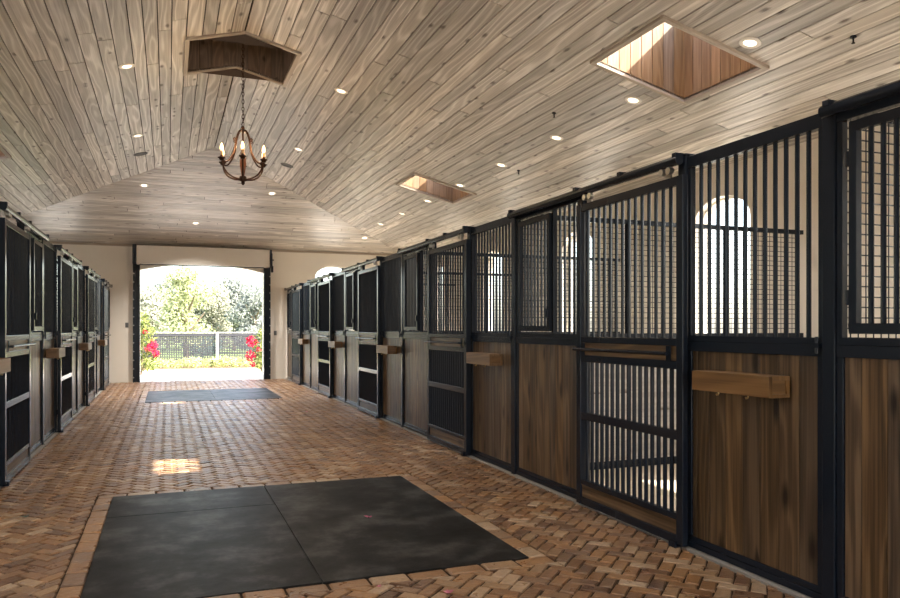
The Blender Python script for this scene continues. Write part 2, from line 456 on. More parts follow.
# skylight shafts
def shaft(name, rect, top, mat, glass=True, roof_fn=rz):
    x0, x1, y0, y1 = rect; root = MB()
    nb = 8
    def bnd(a, b, fn):
        for k in range(nb):
            u0, u1 = a + (b - a) * k / nb, a + (b - a) * (k + 1) / nb; r = random.random(); e = .004
            p0, p1 = fn(u0 + (e if k else -.03)), fn(u1 - (e if k < nb - 1 else -.03))
            pm = fn((u0 + u1) / 2)
            pts = [(p0[0], p0[1], roof_fn(p0[0])), (p1[0], p1[1], roof_fn(p1[0])), (p1[0], p1[1], top), (p0[0], p0[1], top)]
            nrm = Vector((rect[0] + rect[1] - 2 * pm[0], rect[2] + rect[3] - 2 * pm[1], 0)).normalized()
            root.face([(q[0] - nrm[0] * .012, q[1] - nrm[1] * .012, roof_fn(q[0]) + .02) for q in (fn(a - .03), fn(b + .03))] + [(q[0] - nrm[0] * .012, q[1] - nrm[1] * .012, top) for q in (fn(b + .03), fn(a - .03))], None, 0) if k == 0 else None
            root.face(pts, [(0, 0), ((b - a) / nb, 0), ((b - a) / nb, top - 3.6), (0, top - 3.6)], r)
            o = [(p[0] - nrm[0] * .03, p[1] - nrm[1] * .03, p[2]) for p in pts]
            root.face(o[::-1], None, r)
            for i in range(4):
                j = (i + 1) % 4; root.face([pts[i], pts[j], o[j], o[i]], None, r)
    c = 1e-4
    bnd(x0, x1, lambda u: (u, y0)); bnd(x0, x1, lambda u: (u, y1))
    bnd(y0, y1, lambda u: (x0, u)); bnd(y0, y1, lambda u: (x1, u))
    o = root.build(name, mat); o['kind'] = 'structure'
    # timber frame round the opening, standing a little below the boards
    f = MB(); w, d = .045, .028
    def strip(ax, ay, bx, by, px, py):
        r = random.random()
        lo = [(ax, ay, roof_fn(ax) - d), (bx, by, roof_fn(bx) - d), (bx + px, by + py, roof_fn(bx + px) - d), (ax + px, ay + py, roof_fn(ax + px) - d)]
        hi = [(p[0], p[1], p[2] + d + .006) for p in lo]
        f.face(lo, [(0, 0), (0, 1), (w, 1), (w, 0)], r); f.face(hi, None, r)
        for i in range(4):
            j = (i + 1) % 4; f.face([lo[i], lo[j], hi[j], hi[i]], [(0, 0), (0, 1), (.03, 1), (.03, 0)], r)
    xs = [x0 - w, x1 + w] if not (x0 < RX < x1) else [x0 - w, RX, x1 + w]
    for a, b_ in zip(xs, xs[1:]):
        strip(a, y0 - w, b_, y0 - w, 0, w); strip(a, y1, b_, y1, 0, w)
    strip(x0 - w, y0, x0 - w, y1, w, 0); strip(x1, y0, x1, y1, w, 0)
    f.build('opening_frame', M['trim_wood'], o)
    g = MB()
    if glass: g.box(x0 - .05, x1 + .05, y0 - .05, y1 + .05, top, top + .008); g.build('glazing', M['glass'], o)
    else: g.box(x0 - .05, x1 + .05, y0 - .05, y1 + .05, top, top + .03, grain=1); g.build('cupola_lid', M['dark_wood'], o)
    return o
for i, r in enumerate(SK + SKL): shaft('window_%d' % (i + 1), r, 4.5, M['cedar'])
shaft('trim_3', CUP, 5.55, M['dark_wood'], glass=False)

# ------------------------------------------------------------------ SETTING: walls with arched openings
def arch_pts(c, hw, z0, zs, zt, n=14):
    """outline: bottom left, bottom right, up, elliptical head, down"""
    p = [(c - hw, z0), (c + hw, z0), (c + hw, zs)]
    for k in range(1, n): a = PI * k / n; p.append((c + hw * math.cos(a), zs + (zt - zs) * math.sin(a)))
    p.append((c - hw, zs)); return p
def seg_pts(c, hw, z0, zs, zt, n=18):
    h = zt - zs; R = (hw * hw + h * h) / (2 * h); zc = zt - R; a0 = math.asin(hw / R)
    p = [(c - hw, z0), (c + hw, z0)]
    for k in range(n + 1): a = a0 - 2 * a0 * k / n; p.append((c + R * math.sin(a), zc + R * math.cos(a)))
    return p
def wall(name, outer, holes, fn, t):
    mb = MB(); loops = [outer] + holes
    allp = [p for lp in loops for p in lp]
    for tri in tessellate_polygon([[Vector((p[0], p[1], 0)) for p in lp] for lp in loops]):
        mb.face([fn(allp[i], 0) for i in tri]); mb.face([fn(allp[i], t) for i in reversed(tri)])
    for lp in loops:
        for i in range(len(lp)):
            a, b_ = lp[i], lp[(i + 1) % len(lp)]
            mb.face([fn(a, 0), fn(b_, 0), fn(b_, t), fn(a, t)])
    return struct(name, mb, M['wall'], weld=True)
win_no = [5]
def window(c, fn, t, z0=1.22, zs=2.62, zt=2.92):
    hw = .49
    o = arch_pts(c, hw, z0, zs, zt); i_ = arch_pts(c, hw - .03, z0 + .03, zs, zt - .03)
    mb = MB(); d0, d1 = t * .45, t * .45 + .05; n = len(o)
    for k in range(n):
        j = (k + 1) % n
        for dd in (d0, d1): mb.face([fn(o[k], dd), fn(o[j], dd), fn(i_[j], dd), fn(i_[k], dd)])
        mb.face([fn(i_[k], d0), fn(i_[j], d0), fn(i_[j], d1), fn(i_[k], d1)])
        mb.face([fn(o[k], d0), fn(o[j], d0), fn(o[j], d1), fn(o[k], d1)])
    w = struct('window_%d' % win_no[0], mb, M['hood']); win_no[0] += 1
    g = MB(); g.prism(i_, d0 + .022, d0 + .028, fn); g.build('pane', M['glass'], w)
T = .22
wins = [sy(k) + 1.27 for k in range(0, 6)]
fR = lambda p, h: (OR + h, p[0], p[1]); fL = lambda p, h: (OL - h, p[0], p[1]); fE = lambda p, h: (p[0], YE + h, p[1])
zl = rz(OR) + .02
for nm, fn in (('wall_right', fR), ('wall_left', fL)):
    wall(nm, [(YB, -.12), (YE + T, -.12), (YE + T, zl), (YB, zl)], [arch_pts(c, .49, 1.22, 2.62, 2.92) for c in wins], fn, T)
    for c in wins: window(c, fn, T)
DX0, DX1 = -.636, 2.30
ew = [4.12, 2 * RX - 4.12]
out = [(OL - T, -.12), (OR + T, -.12), (OR + T, zl), (RX + 5.0, RZ - SL * (YE - YH) + .03), (RX - 5.0, RZ - SL * (YE - YH) + .03), (OL - T, zl)]
door = seg_pts((DX0 + DX1) / 2, (DX1 - DX0) / 2, .0, 2.735, 2.915)
wall('wall_end', out, [door] + [arch_pts(c, .49, 1.22, 2.68, 2.98) for c in ew], fE, T)
for c in ew: window(c, fE, T, 1.22, 2.68, 2.98)
b = MB(); b.box(OL, OR, YE - .02, YE, RZ - SL * (YE - YH) - .055, RZ - SL * (YE - YH) - .001, grain=0); struct('trim_4', b, M['trim_wood'])
# rear gable: posts and a lintel, wide open to the daylight behind the camera
out = [(OL - T, -.12), (OR + T, -.12), (OR + T, zl), (RX, RZ), (OL - T, zl)]
wall('wall_rear', out, [[(XL, 0), (XR, 0), (XR, 3.5), (XL, 3.5)]], lambda p, h: (p[0], YB - h, p[1]), T)

# ------------------------------------------------------------------ STALL FRONTS
MET = M['metal']
def boards(mb, P, u0, u1, z0, z1, d0, d1, w=.118):
    u = u0
    while u < u1 - .01:
        e = min(u + w * random.choice((.9, 1, 1.1)), u1)
        if u1 - e < .03: e = u1
        P(mb, d0, d1, u + .0022, e - .0022, z0, z1); u = e
def mod(sg):
    def P(mb, d0, d1, u0, u1, z0, z1, **k): mb.box(sg * d0, sg * d1, u0, u1, z0, z1, **k)
    return P
def rod(mb, sg, d, u, z0, z1, r): mb.tube([(sg * d, u, z0), (sg * d, u, z1)], r, 8)
def bars(root, sg, d, us, z0, z1, r, split, name='bar', gname='grille'):
    if split:
        mb = MB(); rod(mb, sg, d, 0, z0, z1, r); first = mb.build(name, MET, root, smooth=True); first.location = (0, us[0], 0)
        for u in us[1:]:
            c = first.copy(); COL.objects.link(c); c.location = (0, u, 0)
    else:
        mb = MB()
        for u in us: rod(mb, sg, d, u, z0, z1, r)
        mb.build(gname, MET, root, smooth=True)
def spread(a, b, n): return [a + (b - a) * (k + 1) / (n + 1) for k in range(n)]
RB = .0115
def make_box_panel(sg, split):
    root = empty('stall_front_panel'); P = mod(sg); w = A; h = .0375
    f = MB()
    P(f, -.022, .022, h, w - h, .012, .045); P(f, -.014, .014, h, w - h, .045, .078)
    P(f, -.022, .022, h, w - h, 1.176, 1.232); P(f, -.018, .018, h, w - h, 1.232, 1.266); P(f, -.022, .022, h, w - h, 2.265, 2.335)
    P(f, -.018, .018, h, h + .035, .078, 1.2); P(f, -.018, .018, w - h - .035, w - h, .078, 1.2)
    P(f, -.018, .018, h, h + .03, 1.266, 2.265); P(f, -.018, .018, w - h - .03, w - h, 1.266, 2.265)
    f.build('frame', MET, root, bevel=.003)
    b = MB(); boards(b, P, h + .035, w - h - .035, .078, 1.178, -.014, .008); b.build('boarding', M['board'], root, bevel=.0015)
    bars(root, sg, 0, spread(h + .03, w - h - .03, 12), 1.264, 2.267, RB, split)
    l = MB(); P(l, .018, .05, .035, .075, 1.218, 1.24); l.tube([(sg * .04, .055, 1.19), (sg * .04, .055, 1.27)], .008); l.build('latch', MET, root)
    return root
def make_yoke_panel(sg, split):
    root = empty('yoke_front_panel'); P = mod(sg); w = U - A - B; h = .0375; dv = .46
    f = MB()
    P(f, -.022, .022, h, w - h, .012, .045); P(f, -.014, .014, h, w - h, .045, .078)
    P(f, -.022, .022, h, w - h, 1.176, 1.232); P(f, -.018, .018, h, w - h, 1.232, 1.266); P(f, -.022, .022, h, w - h, 2.265, 2.335)
    P(f, -.018, .018, h, h + .035, .078, 1.2); P(f, -.018, .018, w - h - .035, w - h, .078, 1.2)
    P(f, -.018, .018, h, h + .03, 1.266, 2.265); P(f, -.018, .018, w - h - .03, w - h, 1.266, 2.265)
    P(f, -.018, .018, dv - .02, dv + .012, 1.266, 2.265)
    f.build('frame', MET, root, bevel=.003)
    b = MB(); boards(b, P, h + .035, w - h - .035, .078, 1.178, -.014, .008); b.build('boarding', M['board'], root, bevel=.0015)
    bars(root, sg, 0, spread(h + .03, dv - .02, 4), 1.264, 2.267, RB, split)
    g = MB(); a, e, z0, z1 = dv + .015, w - h - .083, 1.285, 2.245
    P(g, .004, .04, a, e, z0, z0 + .045); P(g, .004, .04, a, e, z1 - .045, z1); P(g, .004, .04, a, a + .04, z0 + .045, z1 - .045); P(g, .004, .04, e - .04, e, z0 + .045, z1 - .045)
    for zz in (1.45, 2.08): g.tube([(sg * .03, e + .012, zz - .035), (sg * .03, e + .012, zz + .035)], .011)
    go = g.build('yoke_gate', MET, root, bevel=.003)
    bars(go, sg, .022, spread(a + .04, e - .04, 7), z0 + .044, z1 - .044, RB, split)
    l = MB(); P(l, .04, .06, a + .005, a + .03, 1.40, 1.47); l.build('gate_latch', MET, go)
    return root
def make_door(sg, split):
    root = empty('sliding_stall_door'); P = mod(sg); w = B; d0, d1 = .045, .085; a, e = -.077, 1.143; s = .062
    f = MB()
    P(f, d0, d1, a, a + s, .02, 2.22); P(f, d0, d1, e - s, e, .02, 2.22)
    for z0, z1 in ((.02, .075), (.165, .205), (.642, .70), (1.065, 1.115), (1.205, 1.25), (2.165, 2.22)): P(f, d0 + .002, d1 - .002, a + s, e - s, z0, z1)
    f.build('door_frame', MET, root, bevel=.004)
    b = MB(); P(b, d0 + .012, d1 - .014, a + s, e - s, 1.113, 1.207, grain=1); b.build('timber_band', M['band'], root)
    b = MB(); P(b, d0 + .012, d1 - .014, a + s, e - s, .073, .167, grain=1); b.build('kick_board', M['board'], root)
    dm = (d0 + d1) / 2
    bars(root, sg, dm, spread(a + s, e - s, 14), 1.249, 2.166, RB, split, 'bar', 'upper_grille')
    bars(root, sg, dm, spread(a + s, e - s, 16), .204, 1.066, .0135, split, 'lower_bar', 'lower_grille')
    hd = MB(); zz = 1.158; dd = sg * (d1 + .038)
    hd.tube([(dd, a + .10, zz), (dd, e - .03, zz)], .0125, 10)
    for u in (a + .13, e - .10):
        hd.tube([(sg * (d1 - .002), u, zz), (dd, u, zz)], .010, 8)
        P(hd, d1 - .002, d1 + .006, u - .02, u + .02, zz - .045, zz + .045)
    hd.build('blanket_bar', MET, root, smooth=True)
    for u in (a + .16, e - .16):
        hg = MB(); P(hg, dm - .004, dm + .004, u - .03, u + .03, 2.218, 2.262)
        ho = hg.build('hanger', M['steel'], root)
        for v in (-.035, .035):
            wl = MB(); wl.tube([(sg * (d1 - .02), u + v, 2.262), (sg * (d1 + .012), u + v, 2.262)], .022, 12); wl.build('roller', M['steel'], ho, smooth=True)
    return root
def make_track(sg):
    root = empty('sliding_door_track'); P = mod(sg); L = U - A; 
    b = MB(); b.tube([(sg * .062, -.02, 2.318), (sg * .062, L, 2.318)], .03, 10); b.build('header_tube', MET, root, smooth=True)
    for u in (.0, B * .5, B, L - .04):
        b = MB(); P(b, .0, .09, u - .018, u + .018, 2.335, 2.36); b.build('bracket', MET, root)
    return root
def make_post(sg, heavy, guide=False):
    root = empty('stall_post'); P = mod(sg); w = .036 if heavy else .029
    b = MB(); P(b, -.035, .03, -w, w, -.012, 2.345); b.build('upright', MET, root, bevel=.004)
    b = MB(); P(b, -.042, .037, -.042, .042, 2.345, 2.355); b.build('cap_plate', MET, root, bevel=.002)
    b = MB(); P(b, -.04, .045, -w, w, -.012, .008); b.build('foot_plate', MET, root)
    if guide:
        b = MB(); P(b, .03, .104, -.03, .03, .004, .014); P(b, .09, .104, -.03, .03, .014, .04); b.build('door_guide', MET, root)
    return root
def make_shelf(sg):
    root = empty('timber_hook_rail'); P = mod(sg); y0, y1, z0, z1 = .235, .81, .965, 1.072; d0, d1 = .022, .155
    b = MB()
    P(b, d1 - .022, d1, y0, y1, z0, z1, grain=1); P(b, d0, d1 - .022, y0, y1, z1 - .02, z1, grain=1); P(b, d0, d1 - .022, y0, y1, z0, z0 + .018, grain=1)
    P(b, d0, d0 + .018, y0, y1, z0 + .018, z1 - .02, grain=1)
    b.build('timber_box', M['oak'], root, bevel=.002)
    for a in (y0 + .012, y1 - .03):
        b = MB(); P(b, d0 + .018, d1 - .022, a, a + .018, z0 + .018, z1 - .02, grain=0); b.build('end_block', M['oak'], root)
    for u in (.42, .64):
        k = MB(); x = sg * (d1 - .04)
        k.tube([(x, u, z0 + .002), (x, u, z0 - .010), (x + sg * .004, u, z0 - .017), (x + sg * .012, u, z0 - .018), (x + sg * .015, u, z0 - .011)], .0045, 8)
        k.build('hook', M['brass'], root, smooth=True)
    return root
def make_partition(sgn):
    """stall divider; x runs from the front (0) to the outer wall"""
    root = empty('stall_partition'); L = OR - XR - .03; x = lambda v: sgn * v
    f = MB()
    f.box(x(.04), x(L), -.022, .022, 2.30, 2.345); f.box(x(.04), x(L), -.022, .022, 1.20, 1.262); f.box(x(.04), x(L), -.022, .022, -.012, .06)
    for v in (1.16, 2.33): f.box(x(v), x(v + .045), -.022, .022, .06, 2.30)
    f.build('frame', MET, root, bevel=.003)
    b = MB(); n = 9; hh = 1.14 / n
    for a0, a1 in ((.04, 1.16), (1.205, 2.33), (2.375, L - .04)):
        for k in range(n): b.box(x(a0), x(a1), -.016, .016, .06 + k * hh + .001, .06 + (k + 1) * hh - .001, grain=0)
    b.build('boarding', M['paleboard'], root)
    w = MB(); v = .06
    while v < L - .04: w.box(x(v - .0022), x(v + .0022), -.0045, -.0002, 1.262, 2.30); v += .05
    z = 1.31
    while z < 2.29: w.box(x(.04), x(L - .04), .0002, .0045, z - .003, z + .003); z += .05
    w.build('wire_mesh', MET, root)
    return root

ORD = ['nearest the camera', 'second from the camera', 'third from the camera', 'fourth from the camera', 'farthest, next to the end wall']
ORDL = ['nearest the camera', 'second from the camera', 'third from the camera', 'farthest, next to the end wall']
def place(proto, cache, key, loc, label, cat, group):
    if key not in cache: cache[key] = proto(); o = cache[key]; o.location = loc
    else: o = dup(cache[key], loc)
    return tag(o, label, cat, group)
def row(sg, X, side, ks):
    cache = {}; o5 = ORD if side == 'right' else ORDL
    for n, k in enumerate([k for k in ks if k >= 1]):
        y = sy(k); od = o5[n]; split = sg < 0 and k <= 2
        place(lambda: make_box_panel(sg, split), cache, ('box', split), (X, y, 0), 'brown board panel under black bars, %s row, %s' % (side, od), 'stall panel', 'barred board panels of the %s row' % side)
        place(lambda: make_door(sg, split), cache, ('door', split), (X, y + A, 0), 'black barred sliding stall door with horizontal handle bar, %s row, %s' % (side, od), 'stall door', 'sliding doors of the %s row' % side)
        place(lambda: make_track(sg), cache, 'track', (X, y + A, 0), 'black tubular track above sliding door, %s row, %s' % (side, od), 'door track', 'door tracks of the %s row' % side)
        place(lambda: make_shelf(sg), cache, 'shelf', (X, y, 0), 'honey timber box rail with brass hooks, %s row, %s' % (side, od), 'hook rail', 'timber hook rails of the %s row' % side)
        place(lambda: make_post(sg, True, True), cache, 'dpost', (X, y + A, 0), 'black post at near door edge, %s row, %s' % (side, od), 'post', 'posts beside doors of the %s row' % side)
        place(lambda: make_post(sg, False), cache, 'post', (X, y + A + B, 0), 'slim black post behind sliding door, %s row, %s' % (side, od), 'post', 'posts behind doors of the %s row' % side)
        place(lambda: make_yoke_panel(sg, split), cache, ('yoke', split), (X, y + A + B, 0), 'stall front panel with small barred yoke gate, %s row, %s' % (side, od if not (side == 'right') else od.replace('nearest the camera', 'just beyond the nearest full door')), 'stall panel', 'yoke gate panels of the %s row' % side)
    ps = [k for k in range(min(k for k in ks if k >= 1), 6)]
    for n, k in enumerate(ps):
        od = ['nearest the camera', 'second from the camera', 'third from the camera', 'fourth from the camera', 'last before the end wall'][n if n < len(ps) - 1 else 4]
        place(lambda: make_post(sg, True), cache, 'hpost', (X, sy(k), 0), 'black steel post between two neighbouring stalls, %s row, %s' % (side, od), 'post', 'posts between stalls of the %s row' % side)
        place(lambda: make_partition(-sg), cache, 'part', (X, sy(k), 0), 'board and wire mesh stall divider, %s row, %s' % (side, od), 'stall partition', 'stall dividers of the %s row' % side)
    return cache
cr = row(-1, XR, 'right', [1, 2, 3, 4, 5])
cl = row(1, XL, 'left', [2, 3, 4, 5])
tag(dup(cr[('yoke', True)], (XR, sy(0) + A + B, 0)), 'yoke gate panel cut by the right edge of the photo', 'stall panel', 'yoke gate panels of the right row')
tag(dup(cr['track'], (XR, sy(0) + A, 0)), 'door track at top right corner of the photo', 'door track', 'door tracks of the right row')

# ------------------------------------------------------------------ MATS
def mat_obj(x0, x1, y0, y1, label, z=.004):
    b = MB(); b.box(x0 + .002, x1 - .002, y0 + .002, y1 - .002, -.009, z)
    o = b.build('rubber_mat', M['rubber'], bevel=.003)
    o.location = (0, 0, 0); return tag(o, label, 'mat')
mx = .745
mat_obj(MAT1[0], mx, 3.80, 5.62, 'large black rubber mat at bottom left of the foreground')
mat_obj(MAT1[0], mx, 5.62, 6.31, 'narrow black rubber mat behind the left foreground mat')
mat_obj(mx, MAT1[1], 3.80, 6.31, 'black rubber mat on the right of the foreground, petal lying on it')
mat_obj(MAT2[0], .82, MAT2[2], MAT2[3], 'bluish shiny rubber mat near the far doorway, left half')
mat_obj(.82, MAT2[1], MAT2[2], MAT2[3], 'bluish shiny rubber mat near the far doorway, right half')

# ------------------------------------------------------------------ CEILING FITTINGS
SLA = math.atan(SL)
def make_light():
    root = empty('recessed_light')
    b = MB(); b.lathe([(.05, .004), (.056, -.006), (.086, -.006), (.092, .0), (.092, .004)], 24); b.build('trim_ring', M['hood'], root, smooth=True)
    b = MB(); b.lathe([(0, -.003), (.052, -.003), (.055, .002)], 24); b.build('lens', M['lens'], root, smooth=True)
    return root
lcache = {}
def dl(x, y, z, rot, label, group, k=1):
    o = place(make_light, lcache, 'l', (x, y, z - .001), label, 'ceiling light', group); o.rotation_euler = rot
    sp = D.lights.new('downlight_or_fill_beam', 'SPOT'); sp.energy = P_SPOT * k; sp.color = (1, .93, .84); sp.spot_size = math.radians(125); sp.spot_blend = .9; sp.shadow_soft_size = .05
    so = D.objects.new('downlight_or_fill_beam', sp); COL.objects.link(so); so.location = (x, y, z - .02)
P_SPOT = 50.0
yr = [4.94, 6.62, 8.27, 9.93, 11.58, 13.23, 14.88, 16.54]
pos = ['nearest, beside the large skylight', 'second, left below the large skylight', 'third from the camera', 'fourth from the camera', 'fifth, beside the small skylight', 'sixth, just past the small skylight', 'seventh from the camera', 'eighth and last']
for n, y in enumerate(yr):
    dl(4.58, y, rz(4.58), (0, SLA, 0), 'lit downlight in the row along the right slope, ' + pos[n], 'downlights along the right slope')
for n, y in enumerate((9.36, 12.66)):
    dl(2.07, y, rz(2.07), (0, SLA, 0), 'lit downlight right of the chandelier, ' + ('higher in the photo' if n == 0 else 'close to its candles'), 'downlights right of the ridge')
    dl(2 * RX - 2.07, y, rz(2.07), (0, -SLA, 0), 'lit downlight left of the chandelier, ' + ('top left of the photo' if n == 0 else 'above the dark speaker'), 'downlights left of the ridge')
def fill_lamp(x, y, z):  # bare spot without a fixture, unseen, added to brighten the floor
    sp = D.lights.new('downlight_or_fill_beam', 'SPOT'); sp.energy = P_SPOT; sp.color = (1, .93, .84); sp.spot_size = math.radians(125); sp.spot_blend = .9; sp.shadow_soft_size = .05
    so = D.objects.new('downlight_or_fill_beam', sp); COL.objects.link(so); so.location = (x, y, z - .02)
for x, y in ((4.58, 3.29), (4.58, 1.63), (2.07, 6.06), (2.07, 2.76), (-.445, 6.06), (-.445, 2.76), (-2.955, 4.94), (-2.955, 8.27), (-2.955, 11.58), (-2.955, 14.88)): fill_lamp(x, y, rz(x))  # added fill spots, placed as if the downlight rows went on
hz = lambda y: RZ - SL * (y - YH)
for x, y, lb in ((-.45, 16.2, 'left upper one'), (2.08, 16.2, 'right upper one'), (.60, 18.05, 'lowest, above the doorway'), (4.70, 18.5, 'far right corner')):
    dl(x, y, hz(y), (-SLA, 0, 0), 'lit downlight in the end slope, ' + lb, 'downlights in the end slope', 5.5)
for n, (x, s) in enumerate(((2.07, 1), (2 * RX - 2.07, -1))):
    b = MB(); b.lathe([(0, -.004), (.098, -.004), (.105, -.008), (.118, -.006), (.12, .004)], 24)
    o = b.build('ceiling_speaker', M['speaker'], smooth=True); o.location = (x, 13.98, rz(x)); o.rotation_euler = (0, s * SLA, 0)
    tag(o, 'dark round speaker in the ceiling, %s of the chandelier' % ('right' if s > 0 else 'left'), 'speaker')
for n, (x, y, lb) in enumerate(((5.03, 4.32, 'top right of the photo'), (4.19, 7.62, 'left of the large skylight'), (4.85, 9.9, 'just right of the small skylight'))):
    b = MB(); b.lathe([(0, -.055), (.014, -.055), (.014, -.05), (.006, -.045), (.008, -.012), (.024, -.01), (.024, .004)], 12)
    o = b.build('sprinkler_head', M['metal'], smooth=True); o.location = (x, y, rz(x))
    tag(o, 'tiny dark sprinkler head on the right ceiling slope, ' + lb, 'sprinkler')

# ------------------------------------------------------------------ CHANDELIER
CX, CY = RX, 9.1
ch = empty('chandelier', (CX + .02, CY, 3.005), label='rusty iron chandelier with lit candle bulbs hanging by a long chain', cat='chandelier')
b = MB(); z = .66; k = 0
while z < 2.46:
    a = PI / 2 * (k % 2); ux, uy = math.cos(a), math.sin(a)
    ring = [(ux * .012 * math.cos(t), uy * .012 * math.cos(t), z + .026 + .026 * math.sin(t)) for t in [2 * PI * i / 10 for i in range(11)]]
    b.tube(ring, .0042, 5, False); z += .042; k += 1
ch.scale = (1.06, 1.06, 1.06); b.build('chain', M['bronze'], ch, smooth=True)
b = MB(); b.lathe([(0, 2.51), (.065, 2.50), (.055, 2.465), (.015, 2.45), (0, 2.45)], 16); b.build('ceiling_canopy', M['bronze'], ch, smooth=True)
b = MB(); b.lathe([(0, .665), (.014, .66), (.02, .64), (.012, .625), (.028, .61), (.03, .60), (0, .595)], 14); b.build('crown', M['bronze'], ch, smooth=True)
b = MB(); b.lathe([(0, .60), (.010, .60), (.010, .44), (.02, .42), (.016, .38), (.03, .32), (.036, .24), (.024, .15), (.016, .11), (0, .11)], 14); b.build('turned_stem', M['spindle'], ch, smooth=True)
b = MB(); b.lathe([(0, .115), (.036, .10), (.042, .075), (.026, .055), (.018, .04), (.022, .025), (.010, .005), (0, 0)], 14); b.build('finial', M['bronze'], ch, smooth=True)
def sm(pts, n=4):
    out = []
    for i in range(len(pts) - 1):
        p0, p1, p2, p3 = pts[max(i - 1, 0)], pts[i], pts[i + 1], pts[min(i + 2, len(pts) - 1)]
        for k in range(n):
            t = k / n
            out.append(tuple(.5 * (2 * p1[j] + (p2[j] - p0[j]) * t + (2 * p0[j] - 5 * p1[j] + 4 * p2[j] - p3[j]) * t * t + (3 * p1[j] - p0[j] - 3 * p2[j] + p3[j]) * t ** 3) for j in range(len(p1))))
    return out + [pts[-1]]
up = sm([(.012, .62), (.045, .60), (.076, .53), (.088, .46), (.10, .39), (.13, .315), (.18, .25), (.22, .236), (.252, .255)])
lo = sm([(.252, .25), (.238, .18), (.19, .115), (.12, .078), (.05, .066), (.012, .05)])
ear = sm([(.083, .50), (.098, .515), (.112, .51), (.112, .495), (.10, .49)])
first = None
for i in range(6):
    an = math.radians(24 + 60 * i)
    if i == 0:
        b = MB()
        b.tube([(r, 0, z) for r, z in up], .0095, 8); b.tube([(r, 0, z) for r, z in lo], .0095, 8); b.tube([(r, 0, z) for r, z in ear], .007, 6)
        proto_arm = b.build('arm', M['bronze'], ch, smooth=True)
        b = MB(); b.lathe([(0, .236), (.02, .24), (.03, .262), (.042, .268), (.042, .274), (.018, .276), (.014, .30), (0, .30)], 14, (.258, 0, 0)); pc = b.build('drip_cup', M['bronze'], proto_arm, smooth=True)
        b = MB(); b.lathe([(0, .285), (.0115, .285), (.0115, .345), (0, .347)], 12, (.258, 0, 0)); pd = b.build('candle', M['candle'], proto_arm, smooth=True)
        b = MB(); b.lathe([(0, .345), (.011, .35), (.021, .37), (.018, .395), (.008, .418), (0, .435)], 12, (.258, 0, 0)); pb = b.build('bulb', M['bulb'], proto_arm, smooth=True)
        proto_arm.rotation_euler = (0, 0, an)
    else:
        c = proto_arm.copy(); COL.objects.link(c); c.rotation_euler = (0, 0, an)
        for g in (pc, pd, pb):
            d = g.copy(); COL.objects.link(d); d.parent = c
    pl = D.lights.new('bulb_glow', 'POINT'); pl.energy = 2.2; pl.color = (1, .68, .36); pl.shadow_soft_size = .02
    po = D.objects.new('bulb_glow', pl); COL.objects.link(po); po.location = (CX + .02 + .274 * math.cos(an), CY + .274 * math.sin(an), 3.005 + .49)

# ------------------------------------------------------------------ ROLLING DOOR AND SWITCHES
rd = empty('rolling_door', (RX, YE, 0), label='white rolled-up door housing with dark bolted guides at far doorway', cat='rolling door')
b = MB(); b.box(-1.515, 1.605, -.36, -.002, 2.885, 3.30); b.build('hood', M['hood'], rd, bevel=.006)
b = MB(); b.box(-1.515, 1.605, -.375, -.335, 2.86, 2.888); b.build('hood_lip', M['hood'], rd)
b = MB(); b.box(-1.45, 1.49, -.10, -.045, 2.853, 2.876); b.build('bottom_bar', MET, rd)
for x0, x1 in ((-1.605, -1.4485), (1.4875, 1.655)):
    b = MB(); b.box(x0, x1, -.05, -.002, .0, 2.86); b.box(x0, x0 + .03, -.11, -.05, 0, 2.86); b.box(x1 - .03, x1, -.11, -.05, 0, 2.86)
    if x0 < 0: b.box(x0, x0 + .085, -.37, -.002, 2.86, 3.32)
    else: b.box(x1 - .04, x1, -.37, -.002, 2.86, 3.30)
    g = b.build('guide', MET, rd, bevel=.002)
    for n in range(13):
        q = MB(); q.tube([(x0 + .015 if x0 < 0 else x1 - .015, -.118, .12 + n * .21), (x0 + .015 if x0 < 0 else x1 - .015, -.108, .12 + n * .21)], .014, 8)
        q.build('bolt', M['steel'], g)
b = MB(); b.box(1.655, 1.70, -.30, -.18, 2.74, 2.90); b.tube([(1.675, -.24, 2.90), (1.675, -.24, 3.2), (1.64, -.24, 3.3)], .014, 6); b.box(1.655, 1.72, -.26, -.21, 3.04, 3.07); b.build('winding_gear', MET, rd)
for x, z, lb in ((-.93, 1.39, 'left'), (2.60, 1.19, 'right')):
    b = MB(); b.box(-.035, .035, -.012, -.001, -.058, .058); o = b.build('light_switch', M['plastic'], bevel=.003)
    o.location = (x, YE, z); tag(o, 'dark switch plate on end wall, %s of the far doorway' % lb, 'switch')
    q = MB(); q.box(-.012, .012, -.019, -.012, -.025, .025); q.build('rocker', M['plastic'], o)

# ------------------------------------------------------------------ PETALS AND SPECKS ON THE FLOOR
def petal(x, y, s, label, mat='petal', z=.004):
    b = MB()
    for k in range(5):
        a = k * 1.256 + random.random(); c, d = math.cos(a), math.sin(a); L = s * random.uniform(.7, 1.1)
        pt = lambda r, w, h: (x + c * r - d * w, y + d * r + c * w, z + h)
        b.face([pt(0, 0, .002), pt(L * .5, L * .33, L * .28), pt(L, 0, L * .45), pt(L * .5, -L * .33, L * .28)], None, random.random())
        b.face([pt(0, 0, .0), pt(L * .5, -L * .33, L * .28 - .001), pt(L, 0, L * .45 - .001), pt(L * .5, L * .33, L * .28 - .001)], None, random.random())
    o = b.build('fallen_blossom', M[mat]); return tag(o, label, 'blossom', None)
petal(1.295, 4.98, .035, 'fallen pink blossom lying on the right foreground mat')
petal(1.29, 3.42, .028, 'fallen magenta blossom on bricks at bottom centre')
petal(.995, 3.63, .016, 'tiny fallen petal at the near edge of the mat')
